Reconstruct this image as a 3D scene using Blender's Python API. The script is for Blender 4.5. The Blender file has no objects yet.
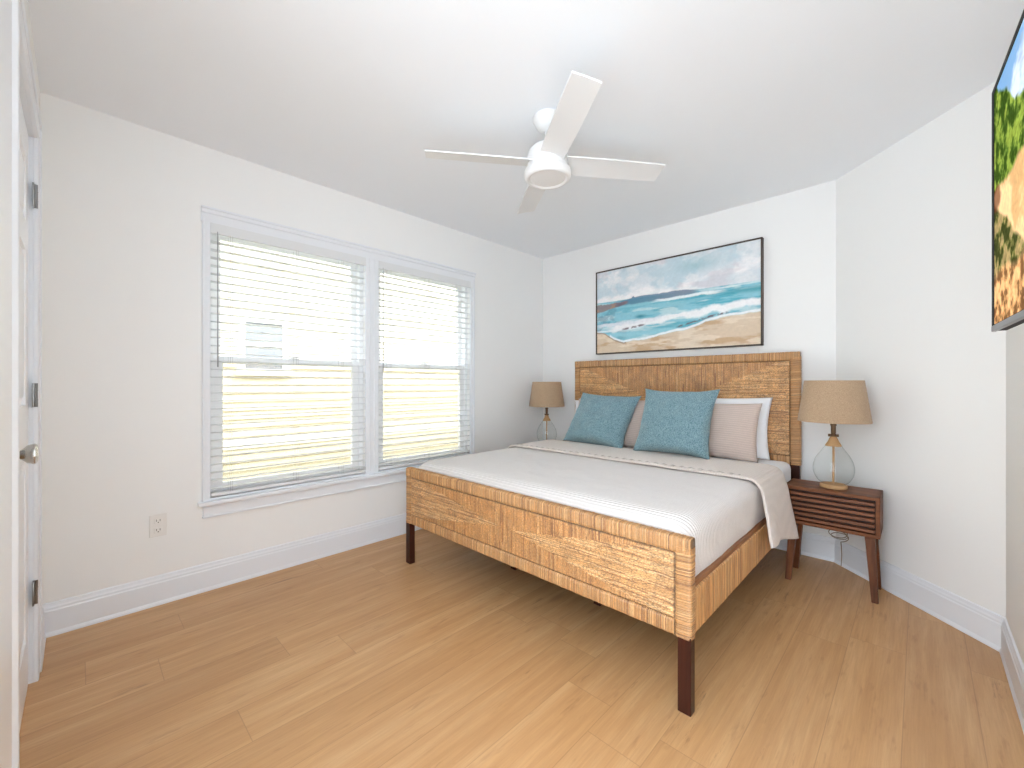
import bpy, bmesh, math, random
import numpy as np
from mathutils import Vector, Matrix, noise as mnoise
R = math.radians
rnd = random.Random(7)
SC = bpy.context.scene
COL = SC.collection

# ------------------------------------------------------------------ camera, world, sun, exposure
CAM_H = 1.136
cam_d = bpy.data.cameras.new('camera'); cam = bpy.data.objects.new('camera', cam_d); COL.objects.link(cam)
cam_d.sensor_width = 36.0; cam_d.lens = 36.0 * 420.0 / 1024.0; cam_d.clip_start = 0.01; cam_d.clip_end = 200
cam.location = (0, 0, CAM_H); cam.rotation_euler = (R(90), 0, R(44.15))
SC.camera = cam

SKY_STRENGTH = 6.8
SUN_STRENGTH = 3.2
w = bpy.data.worlds.new('world'); SC.world = w; w.use_nodes = True
bg = w.node_tree.nodes['Background']; bg.inputs[0].default_value = (0.825, 0.915, 1.0, 1); bg.inputs[1].default_value = SKY_STRENGTH
sd = bpy.data.lights.new('sun', 'SUN'); sd.energy = SUN_STRENGTH; sd.angle = R(3); sd.color = (1, .98, .96)
sun = bpy.data.objects.new('sun', sd); COL.objects.link(sun)
sun.rotation_euler = Vector((-0.62, -0.35, -0.72)).to_track_quat('-Z', 'Y').to_euler()
vs = SC.view_settings
vs.view_transform = 'Standard'; vs.look = 'None'; vs.gamma = 1.0; vs.use_curve_mapping = False
vs.exposure = 0.0
SC.display_settings.display_device = 'sRGB'
try:
    SC.cycles.use_denoising = True; SC.cycles.max_bounces = 16; SC.cycles.diffuse_bounces = 10
    SC.cycles.transparent_max_bounces = 24; SC.cycles.sample_clamp_indirect = 8; SC.cycles.caustics_refractive = False
except Exception: pass

# ------------------------------------------------------------------ materials
def srgb(r, g, b):
    f = lambda c: (c/255/12.92) if c/255 <= .04045 else ((c/255+.055)/1.055)**2.4
    return (f(r), f(g), f(b), 1)
class N:
    def __init__(s, name):
        s.m = bpy.data.materials.new(name); s.m.use_nodes = True; s.t = s.m.node_tree
        s.b = s.t.nodes['Principled BSDF']; s.out = s.t.nodes['Material Output']
    def n(s, t, **kw):
        x = s.t.nodes.new(t)
        for k, v in kw.items(): setattr(x, k, v)
        return x
    def l(s, a, b): s.t.links.new(a, b)
    def set(s, i, v):
        if hasattr(v, 'is_output') or isinstance(v, bpy.types.NodeSocket): s.l(v, i)
        else: i.default_value = v
    def math(s, op, a, b=None, c=None):
        x = s.n('ShaderNodeMath', operation=op); s.set(x.inputs[0], a)
        if b is not None: s.set(x.inputs[1], b)
        if c is not None: s.set(x.inputs[2], c)
        return x.outputs[0]
    def mix(s, f, a, b, mode='MIX'):
        x = s.n('ShaderNodeMix', data_type='RGBA', blend_type=mode)
        s.set(x.inputs[0], f); s.set(x.inputs[6], a); s.set(x.inputs[7], b); return x.outputs[2]
    def noise(s, vec, scale, detail=4, rough=.5):
        x = s.n('ShaderNodeTexNoise'); s.l(vec, x.inputs['Vector']); x.inputs['Scale'].default_value = scale
        x.inputs['Detail'].default_value = detail; x.inputs['Roughness'].default_value = rough; return x.outputs[0]
    def coord(s, which='Object'): return s.n('ShaderNodeTexCoord').outputs[which]
    def mapv(s, vec, scale=(1,1,1), rot=(0,0,0)):
        x = s.n('ShaderNodeMapping'); s.l(vec, x.inputs[0]); x.inputs['Scale'].default_value = scale
        x.inputs['Rotation'].default_value = rot; return x.outputs[0]
    def ramp(s, f, pts):
        x = s.n('ShaderNodeValToRGB'); s.l(f, x.inputs[0]); e = x.color_ramp.elements
        while len(e) < len(pts): e.new(.5)
        for i, (p, c) in enumerate(pts): e[i].position = p; e[i].color = c
        return x.outputs[0]
    def bump(s, h, strength=.3, dist=.002):
        x = s.n('ShaderNodeBump'); x.inputs['Strength'].default_value = strength; x.inputs['Distance'].default_value = dist
        s.l(h, x.inputs['Height']); s.l(x.outputs[0], s.b.inputs['Normal']); return x
    def base(s, v): s.set(s.b.inputs['Base Color'], v); return s
    def p(s, rough=.5, metal=0, **kw):
        s.b.inputs['Roughness'].default_value = rough; s.b.inputs['Metallic'].default_value = metal
        for k, v in kw.items(): s.b.inputs[k.replace('_', ' ')].default_value = v
        return s

def paint(name, col, rough=.6, bump=.05, scale=180):
    m = N(name); c = m.coord(); n = m.noise(c, scale, 3)
    big = m.noise(c, 1.3, 2)
    m.base(m.mix(m.math('MULTIPLY', big, .05), col, tuple(x*.93 for x in col[:3])+(1,))); m.p(rough); m.bump(n, bump, .001); return m.m
M = {}
M['wall'] = paint('wall_paint', srgb(238, 238, 237), .65, .12, 140)
M['ceiling'] = paint('ceiling_paint', srgb(240, 243, 247), .8, .1, 120)
M['trim'] = paint('trim_paint', srgb(230, 233, 238), .32, .02, 60)
M['door'] = paint('door_paint', srgb(244, 245, 247), .3, .03, 60)
M['fan'] = paint('fan_enamel', srgb(226, 226, 226), .35, .01, 60)
M['slat'] = paint('blind_slat', srgb(222, 224, 226), .35, .02, 60)
M['vinyl'] = paint('window_vinyl', srgb(245, 246, 248), .35, .01, 60)
M['plate'] = paint('outlet_plastic', srgb(232, 230, 227), .3, 0, 40)
M['slot'] = paint('outlet_slot', srgb(90, 88, 86), .4, 0, 40)
def simple(name, col, rough=.5, metal=0, **kw):
    m = N(name); n = m.noise(m.coord(), 60, 2)
    m.base(m.mix(m.math('MULTIPLY', n, .2), col, tuple(x*.8 for x in col[:3])+(1,))); m.p(rough, metal, **kw); return m.m
M['nickel'] = simple('satin_nickel', srgb(200, 198, 195), .22, 1)
M['hinge'] = simple('hinge_steel', srgb(150, 150, 150), .35, 1)
M['bronze'] = simple('antique_bronze', srgb(105, 82, 62), .35, .8)
M['black'] = simple('black_plastic', srgb(12, 12, 13), .6, 0, Specular_IOR_Level=.15)
M['tv_edge'] = simple('gunmetal', srgb(120, 122, 126), .3, .7)
M['frame_brown'] = simple('canvas_frame', srgb(70, 56, 46), .5)
M['string'] = simple('blind_cord', srgb(190, 190, 188), .7)
M['wand'] = simple('clear_wand', srgb(165, 167, 170), .2)
M['cord_gold'] = simple('lamp_cord_clear', srgb(120, 98, 74), .3)

def wood(name, c0, c1, axis=0, rough=.45, sc=14):
    m = N(name); c = m.coord(); s = [sc, sc, sc]; s[axis] = sc*.08
    v = m.mapv(c, tuple(s)); n = m.noise(v, 1.6, 6, .6); n2 = m.noise(v, 7, 4, .7)
    f = m.math('ADD', m.math('MULTIPLY', n, .7), m.math('MULTIPLY', n2, .3))
    m.base(m.ramp(f, [(.3, c0), (.68, c1)])); m.p(rough); m.b.inputs['Specular IOR Level'].default_value = .22; m.bump(n2, .08, .001); return m.m
M['walnut'] = wood('walnut_wood', srgb(70, 38, 21), srgb(138, 84, 51), 0)
M['walnut_z'] = wood('walnut_wood_upright', srgb(66, 36, 20), srgb(132, 80, 49), 2)
M['walnut_dark'] = wood('walnut_gap_shade', srgb(34, 18, 12), srgb(58, 33, 22), 0)  # shaded copy of the walnut, gap shade behind the slats put into colour
M['leg_dark'] = wood('dark_stained_leg', srgb(38, 18, 13), srgb(72, 37, 27), 2, .3)
M['rail_wood'] = wood('brown_rail_wood', srgb(120, 78, 50), srgb(165, 115, 78), 1)
M['light_wood'] = wood('pale_turned_wood', srgb(165, 125, 85), srgb(196, 158, 114), 0, .5)

def floor_mat():
    m = N('oak_plank_floor'); c = m.coord(); sp = m.n('ShaderNodeSeparateXYZ'); m.l(c, sp.inputs[0])
    X, Y = sp.outputs[0], sp.outputs[1]
    W, L = .185, 1.25
    xi = m.math('DIVIDE', m.math('ADD', X, 10.03), W); ix = m.math('FLOOR', xi); fx = m.math('FRACT', xi)
    wn = m.n('ShaderNodeTexWhiteNoise', noise_dimensions='1D'); m.l(ix, wn.inputs['W'])
    yi = m.math('ADD', m.math('DIVIDE', m.math('ADD', Y, 10), L), m.math('MULTIPLY', wn.outputs[0], 5)); iy = m.math('FLOOR', yi); fy = m.math('FRACT', yi)
    wn2 = m.n('ShaderNodeTexWhiteNoise', noise_dimensions='2D'); cb = m.n('ShaderNodeCombineXYZ'); m.l(ix, cb.inputs[0]); m.l(iy, cb.inputs[1]); m.l(cb.outputs[0], wn2.inputs['Vector'])
    pr = wn2.outputs[0]
    # grain vector: shifted per plank
    off = m.n('ShaderNodeCombineXYZ'); m.l(m.math('MULTIPLY', pr, 37), off.inputs[0]); m.l(m.math('MULTIPLY', pr, 91), off.inputs[1]); m.l(m.math('MULTIPLY', pr, 13), off.inputs[2])
    va = m.n('ShaderNodeVectorMath', operation='ADD'); m.l(c, va.inputs[0]); m.l(off.outputs[0], va.inputs[1]); v = va.outputs[0]
    g1 = m.noise(m.mapv(v, (9, .9, 1)), 1.4, 5, .55)
    g2 = m.noise(m.mapv(v, (95, 3.2, 1)), 1.5, 6, .75)
    g3 = m.noise(m.mapv(v, (17, 1.7, 1)), 1.3, 6, .75)
    wv = m.n('ShaderNodeTexWave', wave_type='BANDS', bands_direction='X'); m.l(m.mapv(v, (1, .1, 1)), wv.inputs[0]); wv.inputs['Scale'].default_value = 7; wv.inputs['Distortion'].default_value = 9
    wv.inputs['Detail'].default_value = 3; wv.inputs['Detail Scale'].default_value = 1.6
    col = m.ramp(g1, [(.2, srgb(190, 144, 94)), (.5, srgb(205, 160, 111)), (.8, srgb(219, 179, 132))])
    col = m.mix(m.math('MULTIPLY', m.ramp(g2, [(.35,(0,0,0,1)),(.75,(1,1,1,1))]), .42), col, srgb(158, 116, 76))
    col = m.mix(m.math('MULTIPLY', wv.outputs[1], .10), col, srgb(150, 102, 62))
    col = m.mix(m.math('MULTIPLY', m.math('SUBTRACT', pr, .3), .18), col, srgb(140, 98, 60))
    g4 = m.noise(m.mapv(v, (34, 5.5, 1)), 1.2, 3, .6)
    col = m.mix(m.math('MULTIPLY', m.ramp(g4, [(.60, (0,0,0,1)), (.74, (1,1,1,1))]), .34), col, srgb(142, 98, 60))
    kn = m.ramp(g3, [(.63, (0,0,0,1)), (.72, (1,1,1,1))])
    col = m.mix(m.math('MULTIPLY', kn, .55), col, srgb(96, 62, 38))
    # small knots
    vo = m.n('ShaderNodeTexVoronoi'); m.l(m.mapv(v, (3.2, .85, 1)), vo.inputs['Vector']); vo.inputs['Scale'].default_value = 1
    kd = m.ramp(m.math('ADD', vo.outputs['Distance'], m.math('MULTIPLY', m.math('ADD', g3, g2), .10)), [(.10, (1,1,1,1)), (.19, (0,0,0,1))])
    col = m.mix(m.math('MULTIPLY', kd, .6), col, srgb(92, 60, 38))
    ex = m.math('MULTIPLY', m.math('MINIMUM', fx, m.math('SUBTRACT', 1, fx)), W)
    ey = m.math('MULTIPLY', m.math('MINIMUM', fy, m.math('SUBTRACT', 1, fy)), L)
    e = m.math('MINIMUM', ex, ey); seam = m.math('LESS_THAN', e, .0014)
    col = m.mix(m.math('MULTIPLY', seam, .28), col, srgb(110, 72, 42))
    m.base(col); m.p(.38)
    rr = m.math('ADD', m.math('MULTIPLY', g2, .18), .30); m.l(rr, m.b.inputs['Roughness'])
    h = m.math('SUBTRACT', m.math('MULTIPLY', g2, .5), seam); m.bump(h, .12, .001); return m.m
M['floor'] = floor_mat()

def wicker(name, tint):
    m = N(name); c = m.coord(); a = m.n('ShaderNodeVertexColor', layer_name='Col')
    n = m.noise(c, 330, 3, .8); n2 = m.noise(c, 9, 3)
    col = m.mix(1, a.outputs[0], tint, 'MULTIPLY'); col = m.mix(m.math('MULTIPLY', m.ramp(n, [(.4, (0,0,0,1)), (.62, (1,1,1,1))]), .42), col, tuple(x*.55 for x in tint[:3])+(1,))
    m.base(col); m.p(.42); m.bump(n, .35, .0015); return m.m
M['wicker'] = wicker('woven_abaca', srgb(240, 210, 174))

def fabric(name, c0, c1, scale=600, rough=.9, bump=.4, rib=None, sheen=.2, ribmix=.35, dist=.002):
    m = N(name); c = m.coord(); n = m.noise(c, scale, 2, .7); n2 = m.noise(c, 6, 3)
    f = m.ramp(n, [(.36, (0,0,0,1)), (.64, (1,1,1,1))]); col = m.mix(f, c0, c1)
    h = n
    if rib:
        ax, fr = rib; wv = m.n('ShaderNodeTexWave', wave_type='BANDS', bands_direction=ax, wave_profile='SIN'); m.l(c, wv.inputs[0])
        wv.inputs['Scale'].default_value = fr; wv.inputs['Distortion'].default_value = .6; wv.inputs['Detail Scale'].default_value = 2
        col = m.mix(m.math('MULTIPLY', wv.outputs[1], ribmix), col, tuple(x*.72 for x in c0[:3])+(1,)); h = m.math('ADD', m.math('MULTIPLY', n, .4), m.math('SUBTRACT', 1, wv.outputs[1]))
    m.base(col); m.p(rough, Sheen_Weight=sheen); m.bump(h, bump, dist); return m.m
M['teal'] = fabric('teal_chenille', srgb(84, 119, 130), srgb(142, 170, 178), 150, .95, .9, sheen=.25, dist=.003)
M['pink'] = fabric('blush_ribbed_cotton', srgb(200, 180, 169), srgb(216, 198, 188), 500, .9, .5, rib=('Z', 22), ribmix=.38)
M['white_linen'] = fabric('white_linen', srgb(238, 240, 244), srgb(246, 247, 250), 700, .85, .15)
M['coverlet'] = fabric('oatmeal_ribbed_coverlet', srgb(222, 216, 213), srgb(236, 231, 229), 400, .92, .7, rib=('Y', 21), ribmix=.30, dist=.003)
M['coverlet_fold'] = fabric('oatmeal_plain_coverlet', srgb(214, 202, 194), srgb(230, 220, 213), 300, .92, .4, rib=('X', 24), ribmix=.16)
M['burlap'] = fabric('burlap_shade', srgb(158, 131, 104), srgb(192, 166, 137), 330, .95, .5, sheen=.1)
M['stitch'] = fabric('stitch_thread', srgb(176, 166, 158), srgb(190, 180, 172), 400)
M['box_fabric'] = fabric('grey_box_fabric', srgb(120, 110, 100), srgb(140, 130, 120), 400)

def thin_glass(name, tint=(1,1,1,1), gloss=.08, edge=.9, dark=0.0):
    m = N(name); t = m.t; t.nodes.remove(m.b)
    tr = m.n('ShaderNodeBsdfTransparent'); tr.inputs[0].default_value = tint
    gl = m.n('ShaderNodeBsdfGlossy'); gl.inputs['Roughness'].default_value = .03
    lw = m.n('ShaderNodeLayerWeight'); lw.inputs[0].default_value = .35
    ed = m.math('POWER', lw.outputs['Facing'], 4)
    m.l(m.mix(m.math('MULTIPLY', ed, dark), tint, (.30, .34, .32, 1)), tr.inputs[0])
    f = m.math('ADD', m.math('MULTIPLY', m.math('POWER', lw.outputs['Facing'], 5), edge), gloss)
    mx = m.n('ShaderNodeMixShader'); m.l(f, mx.inputs[0]); m.l(tr.outputs[0], mx.inputs[1]); m.l(gl.outputs[0], mx.inputs[2]); m.l(mx.outputs[0], m.out.inputs[0]); return m.m
M['pane'] = thin_glass('window_glass', (.97,.98,.98,1), .03, .15)
M['lamp_glass'] = thin_glass('lamp_glass', (.975,.987,.982,1), .035, .35, .85)
def screen_mesh():
    m = N('insect_screen'); t = m.t; t.nodes.remove(m.b)
    tr = m.n('ShaderNodeBsdfTransparent'); tr.inputs[0].default_value = (1, .985, .95, 1)
    df = m.n('ShaderNodeBsdfDiffuse'); df.inputs[0].default_value = srgb(130, 120, 100)
    mx = m.n('ShaderNodeMixShader'); mx.inputs[0].default_value = .2; m.l(tr.outputs[0], mx.inputs[1]); m.l(df.outputs[0], mx.inputs[2]); m.l(mx.outputs[0], m.out.inputs[0]); return m.m
M['screen'] = screen_mesh()
def vcol(name, rough=.6, emit=0):
    m = N(name); a = m.n('ShaderNodeVertexColor', layer_name='Col'); m.base(a.outputs[0]); m.p(rough)
    if emit:
        m.l(a.outputs[0], m.b.inputs['Emission Color']); m.b.inputs['Emission Strength'].default_value = emit
        m.base((.01,.01,.01,1)); m.b.inputs['Roughness'].default_value = .6; m.b.inputs['Specular IOR Level'].default_value = 0
    return m.m
M['art'] = vcol('painted_canvas', .7)
M['tv_screen'] = vcol('tv_picture', .2, .62)
M['siding'] = paint('cream_siding', srgb(236, 228, 211), .7, .05, 30)
M['ext_trim'] = paint('exterior_trim', srgb(246, 246, 244), .6, .02, 30)
M['ext_glass'] = simple('neighbour_glass', srgb(150, 154, 165), .3)
M['ground'] = paint('dimmed_ground', srgb(98, 104, 78), .9, .4, 60)  # unseen ground, dark tone chosen to bounce less light onto slat undersides

# ------------------------------------------------------------------ mesh helpers
def new_obj(name, me, mat, parent=None):
    o = bpy.data.objects.new(name, me); COL.objects.link(o)
    mats = mat if isinstance(mat, (list, tuple)) else [mat]
    for x in mats: me.materials.append(x)
    if parent: o.parent = parent
    return o
def obj(name, bm, mat, parent=None, smooth=False, angle=None):
    me = bpy.data.meshes.new(name); bm.normal_update(); bm.to_mesh(me); bm.free()
    if smooth:
        for p in me.polygons: p.use_smooth = True
        if angle is not None:
            try: me.set_sharp_from_angle(angle=R(angle))
            except Exception: pass
    return new_obj(name, me, mat, parent)
def empty(name, loc=(0,0,0), label=None, cat=None, group=None, rotz=0):
    o = bpy.data.objects.new(name, None); COL.objects.link(o); o.location = loc; o.rotation_euler = (0,0,rotz); o.empty_display_size = .1
    tag(o, label, cat, group); return o
def tag(o, label=None, cat=None, group=None, kind=None):
    if label: o['label'] = label
    if cat: o['category'] = cat
    if group: o['group'] = group
    if kind: o['kind'] = kind
    return o
def struct(o): o['kind'] = 'structure'; return o
def box(bm, lo, hi, bev=0, seg=2, M4=None):
    r = bmesh.ops.create_cube(bm, size=1); vs_ = r['verts']
    c = [(a+b)/2 for a, b in zip(lo, hi)]; s = [abs(b-a) for a, b in zip(lo, hi)]
    for v in vs_: v.co = Vector((c[0]+v.co.x*s[0], c[1]+v.co.y*s[1], c[2]+v.co.z*s[2]))
    if bev:
        es = {e for v in vs_ for e in v.link_edges}
        rr = bmesh.ops.bevel(bm, geom=list(es), offset=bev, segments=seg, profile=.5, affect='EDGES')
        vs_ = list({v for f in rr['faces'] for v in f.verts} | {v for v in vs_ if v.is_valid})
    if M4 is not None:
        for v in vs_: v.co = M4 @ v.co
    return vs_
def lathe(bm, prof, n=40, center=(0,0,0), cap0=False, cap1=False):
    rings = []
    for r, z in prof:
        rings.append([bm.verts.new((center[0]+r*math.cos(2*math.pi*i/n), center[1]+r*math.sin(2*math.pi*i/n), center[2]+z)) for i in range(n)])
    for a, b in zip(rings, rings[1:]):
        for i in range(n): bm.faces.new((a[i], a[(i+1)%n], b[(i+1)%n], b[i]))
    if cap0: bm.faces.new(list(reversed(rings[0])))
    if cap1: bm.faces.new(rings[-1])
def tube(bm, pts, r, n=8, caps=True, radii=None):
    pts = [Vector(p) for p in pts]; rings = []; up = Vector((0,0,1)); prev = None
    for i, p in enumerate(pts):
        d = (pts[min(i+1, len(pts)-1)] - pts[max(i-1, 0)]).normalized()
        if prev is None:
            a = d.cross(up) if abs(d.dot(up)) < .95 else d.cross(Vector((1,0,0)))
        else: a = prev - d*prev.dot(d)
        a.normalize(); b = d.cross(a); prev = a; rr = radii[i] if radii else r
        rings.append([bm.verts.new(p + a*rr*math.cos(2*math.pi*k/n) + b*rr*math.sin(2*math.pi*k/n)) for k in range(n)])
    for A, B in zip(rings, rings[1:]):
        for k in range(n): bm.faces.new((A[k], A[(k+1)%n], B[(k+1)%n], B[k]))
    if caps: bm.faces.new(list(reversed(rings[0]))); bm.faces.new(rings[-1])
def prism(bm, poly, axis, a0, a1):
    """extrude a 2-D outline along an axis (0,1,2) from a0 to a1"""
    def mk(p, a):
        q = list(p); q.insert(axis, a); return bm.verts.new(q)
    A = [mk(p, a0) for p in poly]; B = [mk(p, a1) for p in poly]; n = len(poly)
    bm.faces.new(A); bm.faces.new(list(reversed(B)))
    for i in range(n): bm.faces.new((A[i], B[i], B[(i+1)%n], A[(i+1)%n]))
    bmesh.ops.recalc_face_normals(bm, faces=bm.faces[:])
def sweep(bm, prof, p0, p1, nrm, m0=0, m1=0):
    """profile (out, z) swept from p0 to p1 (xy) with outward normal nrm; m0, m1 shift ends per unit out (mitre)"""
    p0 = Vector(p0+(0,)); p1 = Vector(p1+(0,)); n = Vector(nrm+(0,)); d = (p1-p0).normalized()
    A = [bm.verts.new(p0 + n*o + d*o*m0 + Vector((0,0,z))) for o, z in prof]
    B = [bm.verts.new(p1 + n*o - d*o*m1 + Vector((0,0,z))) for o, z in prof]
    k = len(prof)
    bm.faces.new(A); bm.faces.new(list(reversed(B)))
    for i in range(k): bm.faces.new((A[i], B[i], B[(i+1)%k], A[(i+1)%k]))
    bmesh.ops.recalc_face_normals(bm, faces=bm.faces[:])
def grid_mesh(name, P, mat, parent=None, cols=None, smooth=True, close_u=False):
    """P: (nu,nv,3) array"""
    nu, nv = P.shape[:2]; idx = np.arange(nu*nv).reshape(nu, nv)
    if close_u: a = idx; b = np.roll(idx, -1, 0)
    else: a = idx[:-1]; b = idx[1:]
    F = np.stack([a[:, :-1], b[:, :-1], b[:, 1:], a[:, 1:]], -1).reshape(-1, 4)
    me = bpy.data.meshes.new(name); me.from_pydata(P.reshape(-1, 3).tolist(), [], F.tolist()); me.update()
    if cols is not None: set_cols(me, cols.reshape(-1, 3))
    if smooth: me.polygons.foreach_set('use_smooth', [True]*len(me.polygons))
    return new_obj(name, me, mat, parent)
def set_cols(me, c):
    ca = me.color_attributes.new('Col', 'FLOAT_COLOR', 'POINT'); a = np.ones((len(c), 4), dtype=np.float32); a[:, :3] = c
    ca.data.foreach_set('color', a.ravel())

# value noise in numpy
_rs = np.random.RandomState(3); _T = _rs.rand(256, 256)
def vnoise(x, y, seed=0):
    x = np.asarray(x, float)+seed*17.3; y = np.asarray(y, float)+seed*7.7
    xi = np.floor(x).astype(int); yi = np.floor(y).astype(int); fx = x-xi; fy = y-yi
    fx = fx*fx*(3-2*fx); fy = fy*fy*(3-2*fy); g = lambda i, j: _T[i % 256, j % 256]
    return (g(xi,yi)*(1-fx)+g(xi+1,yi)*fx)*(1-fy)+(g(xi,yi+1)*(1-fx)+g(xi+1,yi+1)*fx)*fy
def fbm(x, y, seed=0, o=5):
    s = 0; a = .5; t = 0
    for k in range(o): s = s+a*vnoise(x*2**k, y*2**k, seed+k); t += a; a *= .55
    return s/t
def sstep(a, b, x): t = np.clip((x-a)/(b-a), 0, 1); return t*t*(3-2*t)
def lin(*c): return np.array(srgb(*c)[:3])
def lay(img, col, mask): return img*(1-mask[..., None]) + np.asarray(col)*mask[..., None]

# ------------------------------------------------------------------ room
XW, YH, XR, H, YL = -2.82, 3.369, .261, 2.44, -.122     # window wall, headboard wall, right wall, ceiling, door wall
XD = -.384; YD = 2.724                                   # diagonal wall from (XD,YH) to (XR,YD)
YB = -.40
T = .16
bm = bmesh.new(); box(bm, (XW-T, YB, -.08), (XR+T, YH+T, 0)); struct(obj('floor', bm, M['floor']))
bm = bmesh.new(); box(bm, (XW-T, YB, H), (XR+T, YH+T, H+.12)); struct(obj('ceiling', bm, M['ceiling']))
WY = [(.50, 1.412), (1.503, 2.375)]; WZ = (.50, 2.03)
bm = bmesh.new()
box(bm, (XW-T, -.28, 0), (XW, YH+T, WZ[0])); box(bm, (XW-T, -.28, WZ[1]), (XW, YH+T, H))
box(bm, (XW-T, -.28, WZ[0]), (XW, WY[0][0], WZ[1])); box(bm, (XW-T, WY[0][1], WZ[0]), (XW, WY[1][0], WZ[1])); box(bm, (XW-T, WY[1][1], WZ[0]), (XW, YH+T, WZ[1]))
struct(obj('wall_left', bm, M['wall']))
bm = bmesh.new(); box(bm, (XW, YH, 0), (XD+.06, YH+T, H)); struct(obj('wall_back', bm, M['wall']))
bm = bmesh.new(); prism(bm, [(XD, YH), (XR, YD), (XR+T, YD+.06), (XR+T, YH+T), (XD+.06, YH+T)], 2, 0, H); struct(obj('wall_diagonal', bm, M['wall']))
bm = bmesh.new(); box(bm, (XR, .20, 0), (XR+T, YD+.06, H)); struct(obj('wall_right', bm, M['wall']))
# door wall (beside the camera)
DX0, DX1, DZ = -2.42, -1.66, 2.075
bm = bmesh.new()
box(bm, (XW, YL-.12, 0), (DX0-.02, YL, H)); box(bm, (DX0-.02, YL-.12, DZ+.02), (DX1+.02, YL, H)); box(bm, (DX1+.02, YL-.12, 0), (-1.11, YL, H))
struct(obj('wall_front', bm, M['wall']))
bm = bmesh.new(); box(bm, (-1.11, -.24, 0), (-.86, -.080, H), .004); struct(obj('wall_pier', bm, M['trim']))

# baseboards
BP = [(0,0), (.019,0), (.019,.008), (.016,.016), (.014,.020), (.014,.112), (.011,.118), (.011,.126), (.008,.134), (.006,.146), (0,.150)]
def baseb(name, p0, p1, n, m0=0, m1=0):
    bm = bmesh.new(); sweep(bm, BP, p0, p1, n, m0, m1); return struct(obj(name, bm, M['trim']))
t8 = math.tan(R(22.5))
baseb('baseboard_left', (XW, YL), (XW, YH), (1, 0), 0, 1)
baseb('baseboard_back', (XW, YH), (XD, YH), (0, -1), 1, t8)
s2 = 2**-.5
baseb('baseboard_diagonal', (XD, YH), (XR, YD), (-s2, -s2), t8, t8)
baseb('baseboard_right', (XR, YD), (XR, .20), (-1, 0), t8, 0)
baseb('baseboard_front', (-2.50, YL), (XW, YL), (0, 1), 0, 0)

# door casing + door
bm = bmesh.new()
CP = .085
for x0, x1 in ((DX0-CP+.005, DX0+.005), (DX1-.005, DX1+CP-.005)):
    box(bm, (x0, YL-.001, 0), (x1, YL+.014, DZ-.001), .004)
    xo = x0-.002 if x0 < DX0 else x1-.020
    box(bm, (xo, YL-.002, .001), (xo+.022, YL+.019, DZ+.058), .003)
box(bm, (DX0-CP+.006, YL-.001, DZ-.0005), (DX1+CP-.006, YL+.0145, DZ+CP-.002), .004)
box(bm, (DX0-CP+.003, YL-.002, DZ+.060), (DX1+CP-.003, YL+.019, DZ+CP), .003)
struct(obj('trim_1', bm, M['trim']))
bm = bmesh.new()
box(bm, (DX0-.02, YL-.12, 0), (DX0, YL, DZ+.02)); box(bm, (DX1, YL-.12, 0), (DX1+.02, YL, DZ+.02)); box(bm, (DX0, YL-.12, DZ), (DX1, YL, DZ+.02))
struct(obj('trim_2', bm, M['trim']))
DY = YL-.012
bm = bmesh.new()
box(bm, (DX0+.003, DY-.022, .008), (DX1-.003, DY-.010, DZ-.004))
sx = [DX0+.003, DX0+.113, (DX0+DX1)/2-.05, (DX0+DX1)/2+.05, DX1-.113, DX1-.003]
for a, b in ((0,1), (2,3), (4,5)): box(bm, (sx[a], DY-.035, .008), (sx[b], DY, DZ-.004), .002)
zs = [(.008,.20), (.86,1.06), (1.62,1.72), (DZ-.12,DZ-.004)]
for z0, z1 in zs:
    for a, b in ((1,2), (3,4)): box(bm, (sx[a]-.001, DY-.034, z0+(.001 if z0 < .1 else 0)), (sx[b]+.001, DY-.0004, z1-(.001 if z1 > 1.9 else 0)), .001)
for a, b in ((1,2), (3,4)):
    for z0, z1 in ((.20,.86), (1.06,1.62), (1.72,DZ-.12)):
        box(bm, (sx[a]+.025, DY-.035, z0+.025), (sx[b]-.025, DY-.003, z1-.025), .010, 3)
door = struct(obj('door_1', bm, M['door']))
bm = bmesh.new()
KX, KZ = -1.74, .945
def ylathe(bm, prof, c, n=28):
    st = len(bm.verts); bm.verts.ensure_lookup_table(); old = set(bm.verts)
    lathe(bm, prof, n, (0,0,0), True, True)
    for v in bm.verts:
        if v not in old: v.co = Vector((c[0]+v.co.x, c[1]+v.co.z, c[2]+v.co.y))
    bmesh.ops.recalc_face_normals(bm, faces=bm.faces[:])
ylathe(bm, [(.031,0), (.032,.004), (.028,.009), (.013,.012), (.0115,.022), (.015,.027), (.024,.035), (.028,.046), (.0275,.051), (.022,.0545), (.010,.056)], (KX, DY, KZ))
obj('door_knob', bm, M['nickel'], door, True, 35)
for z in (1.85, 1.094, .344):
    bm = bmesh.new(); tube(bm, [(DX0+.002, YL+.006, z-.045), (DX0+.002, YL+.006, z+.045)], .0065, 12)
    box(bm, (DX0-.001, YL-.002, z-.045), (DX0+.028, YL+.0035, z+.045), .001)
    for k in (-.018, .018): tube(bm, [(DX0+.002, YL+.006, z+k-.001), (DX0+.002, YL+.006, z+k+.001)], .0072, 12)
    obj('hinge', bm, M['hinge'], door, True, 30)

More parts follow.
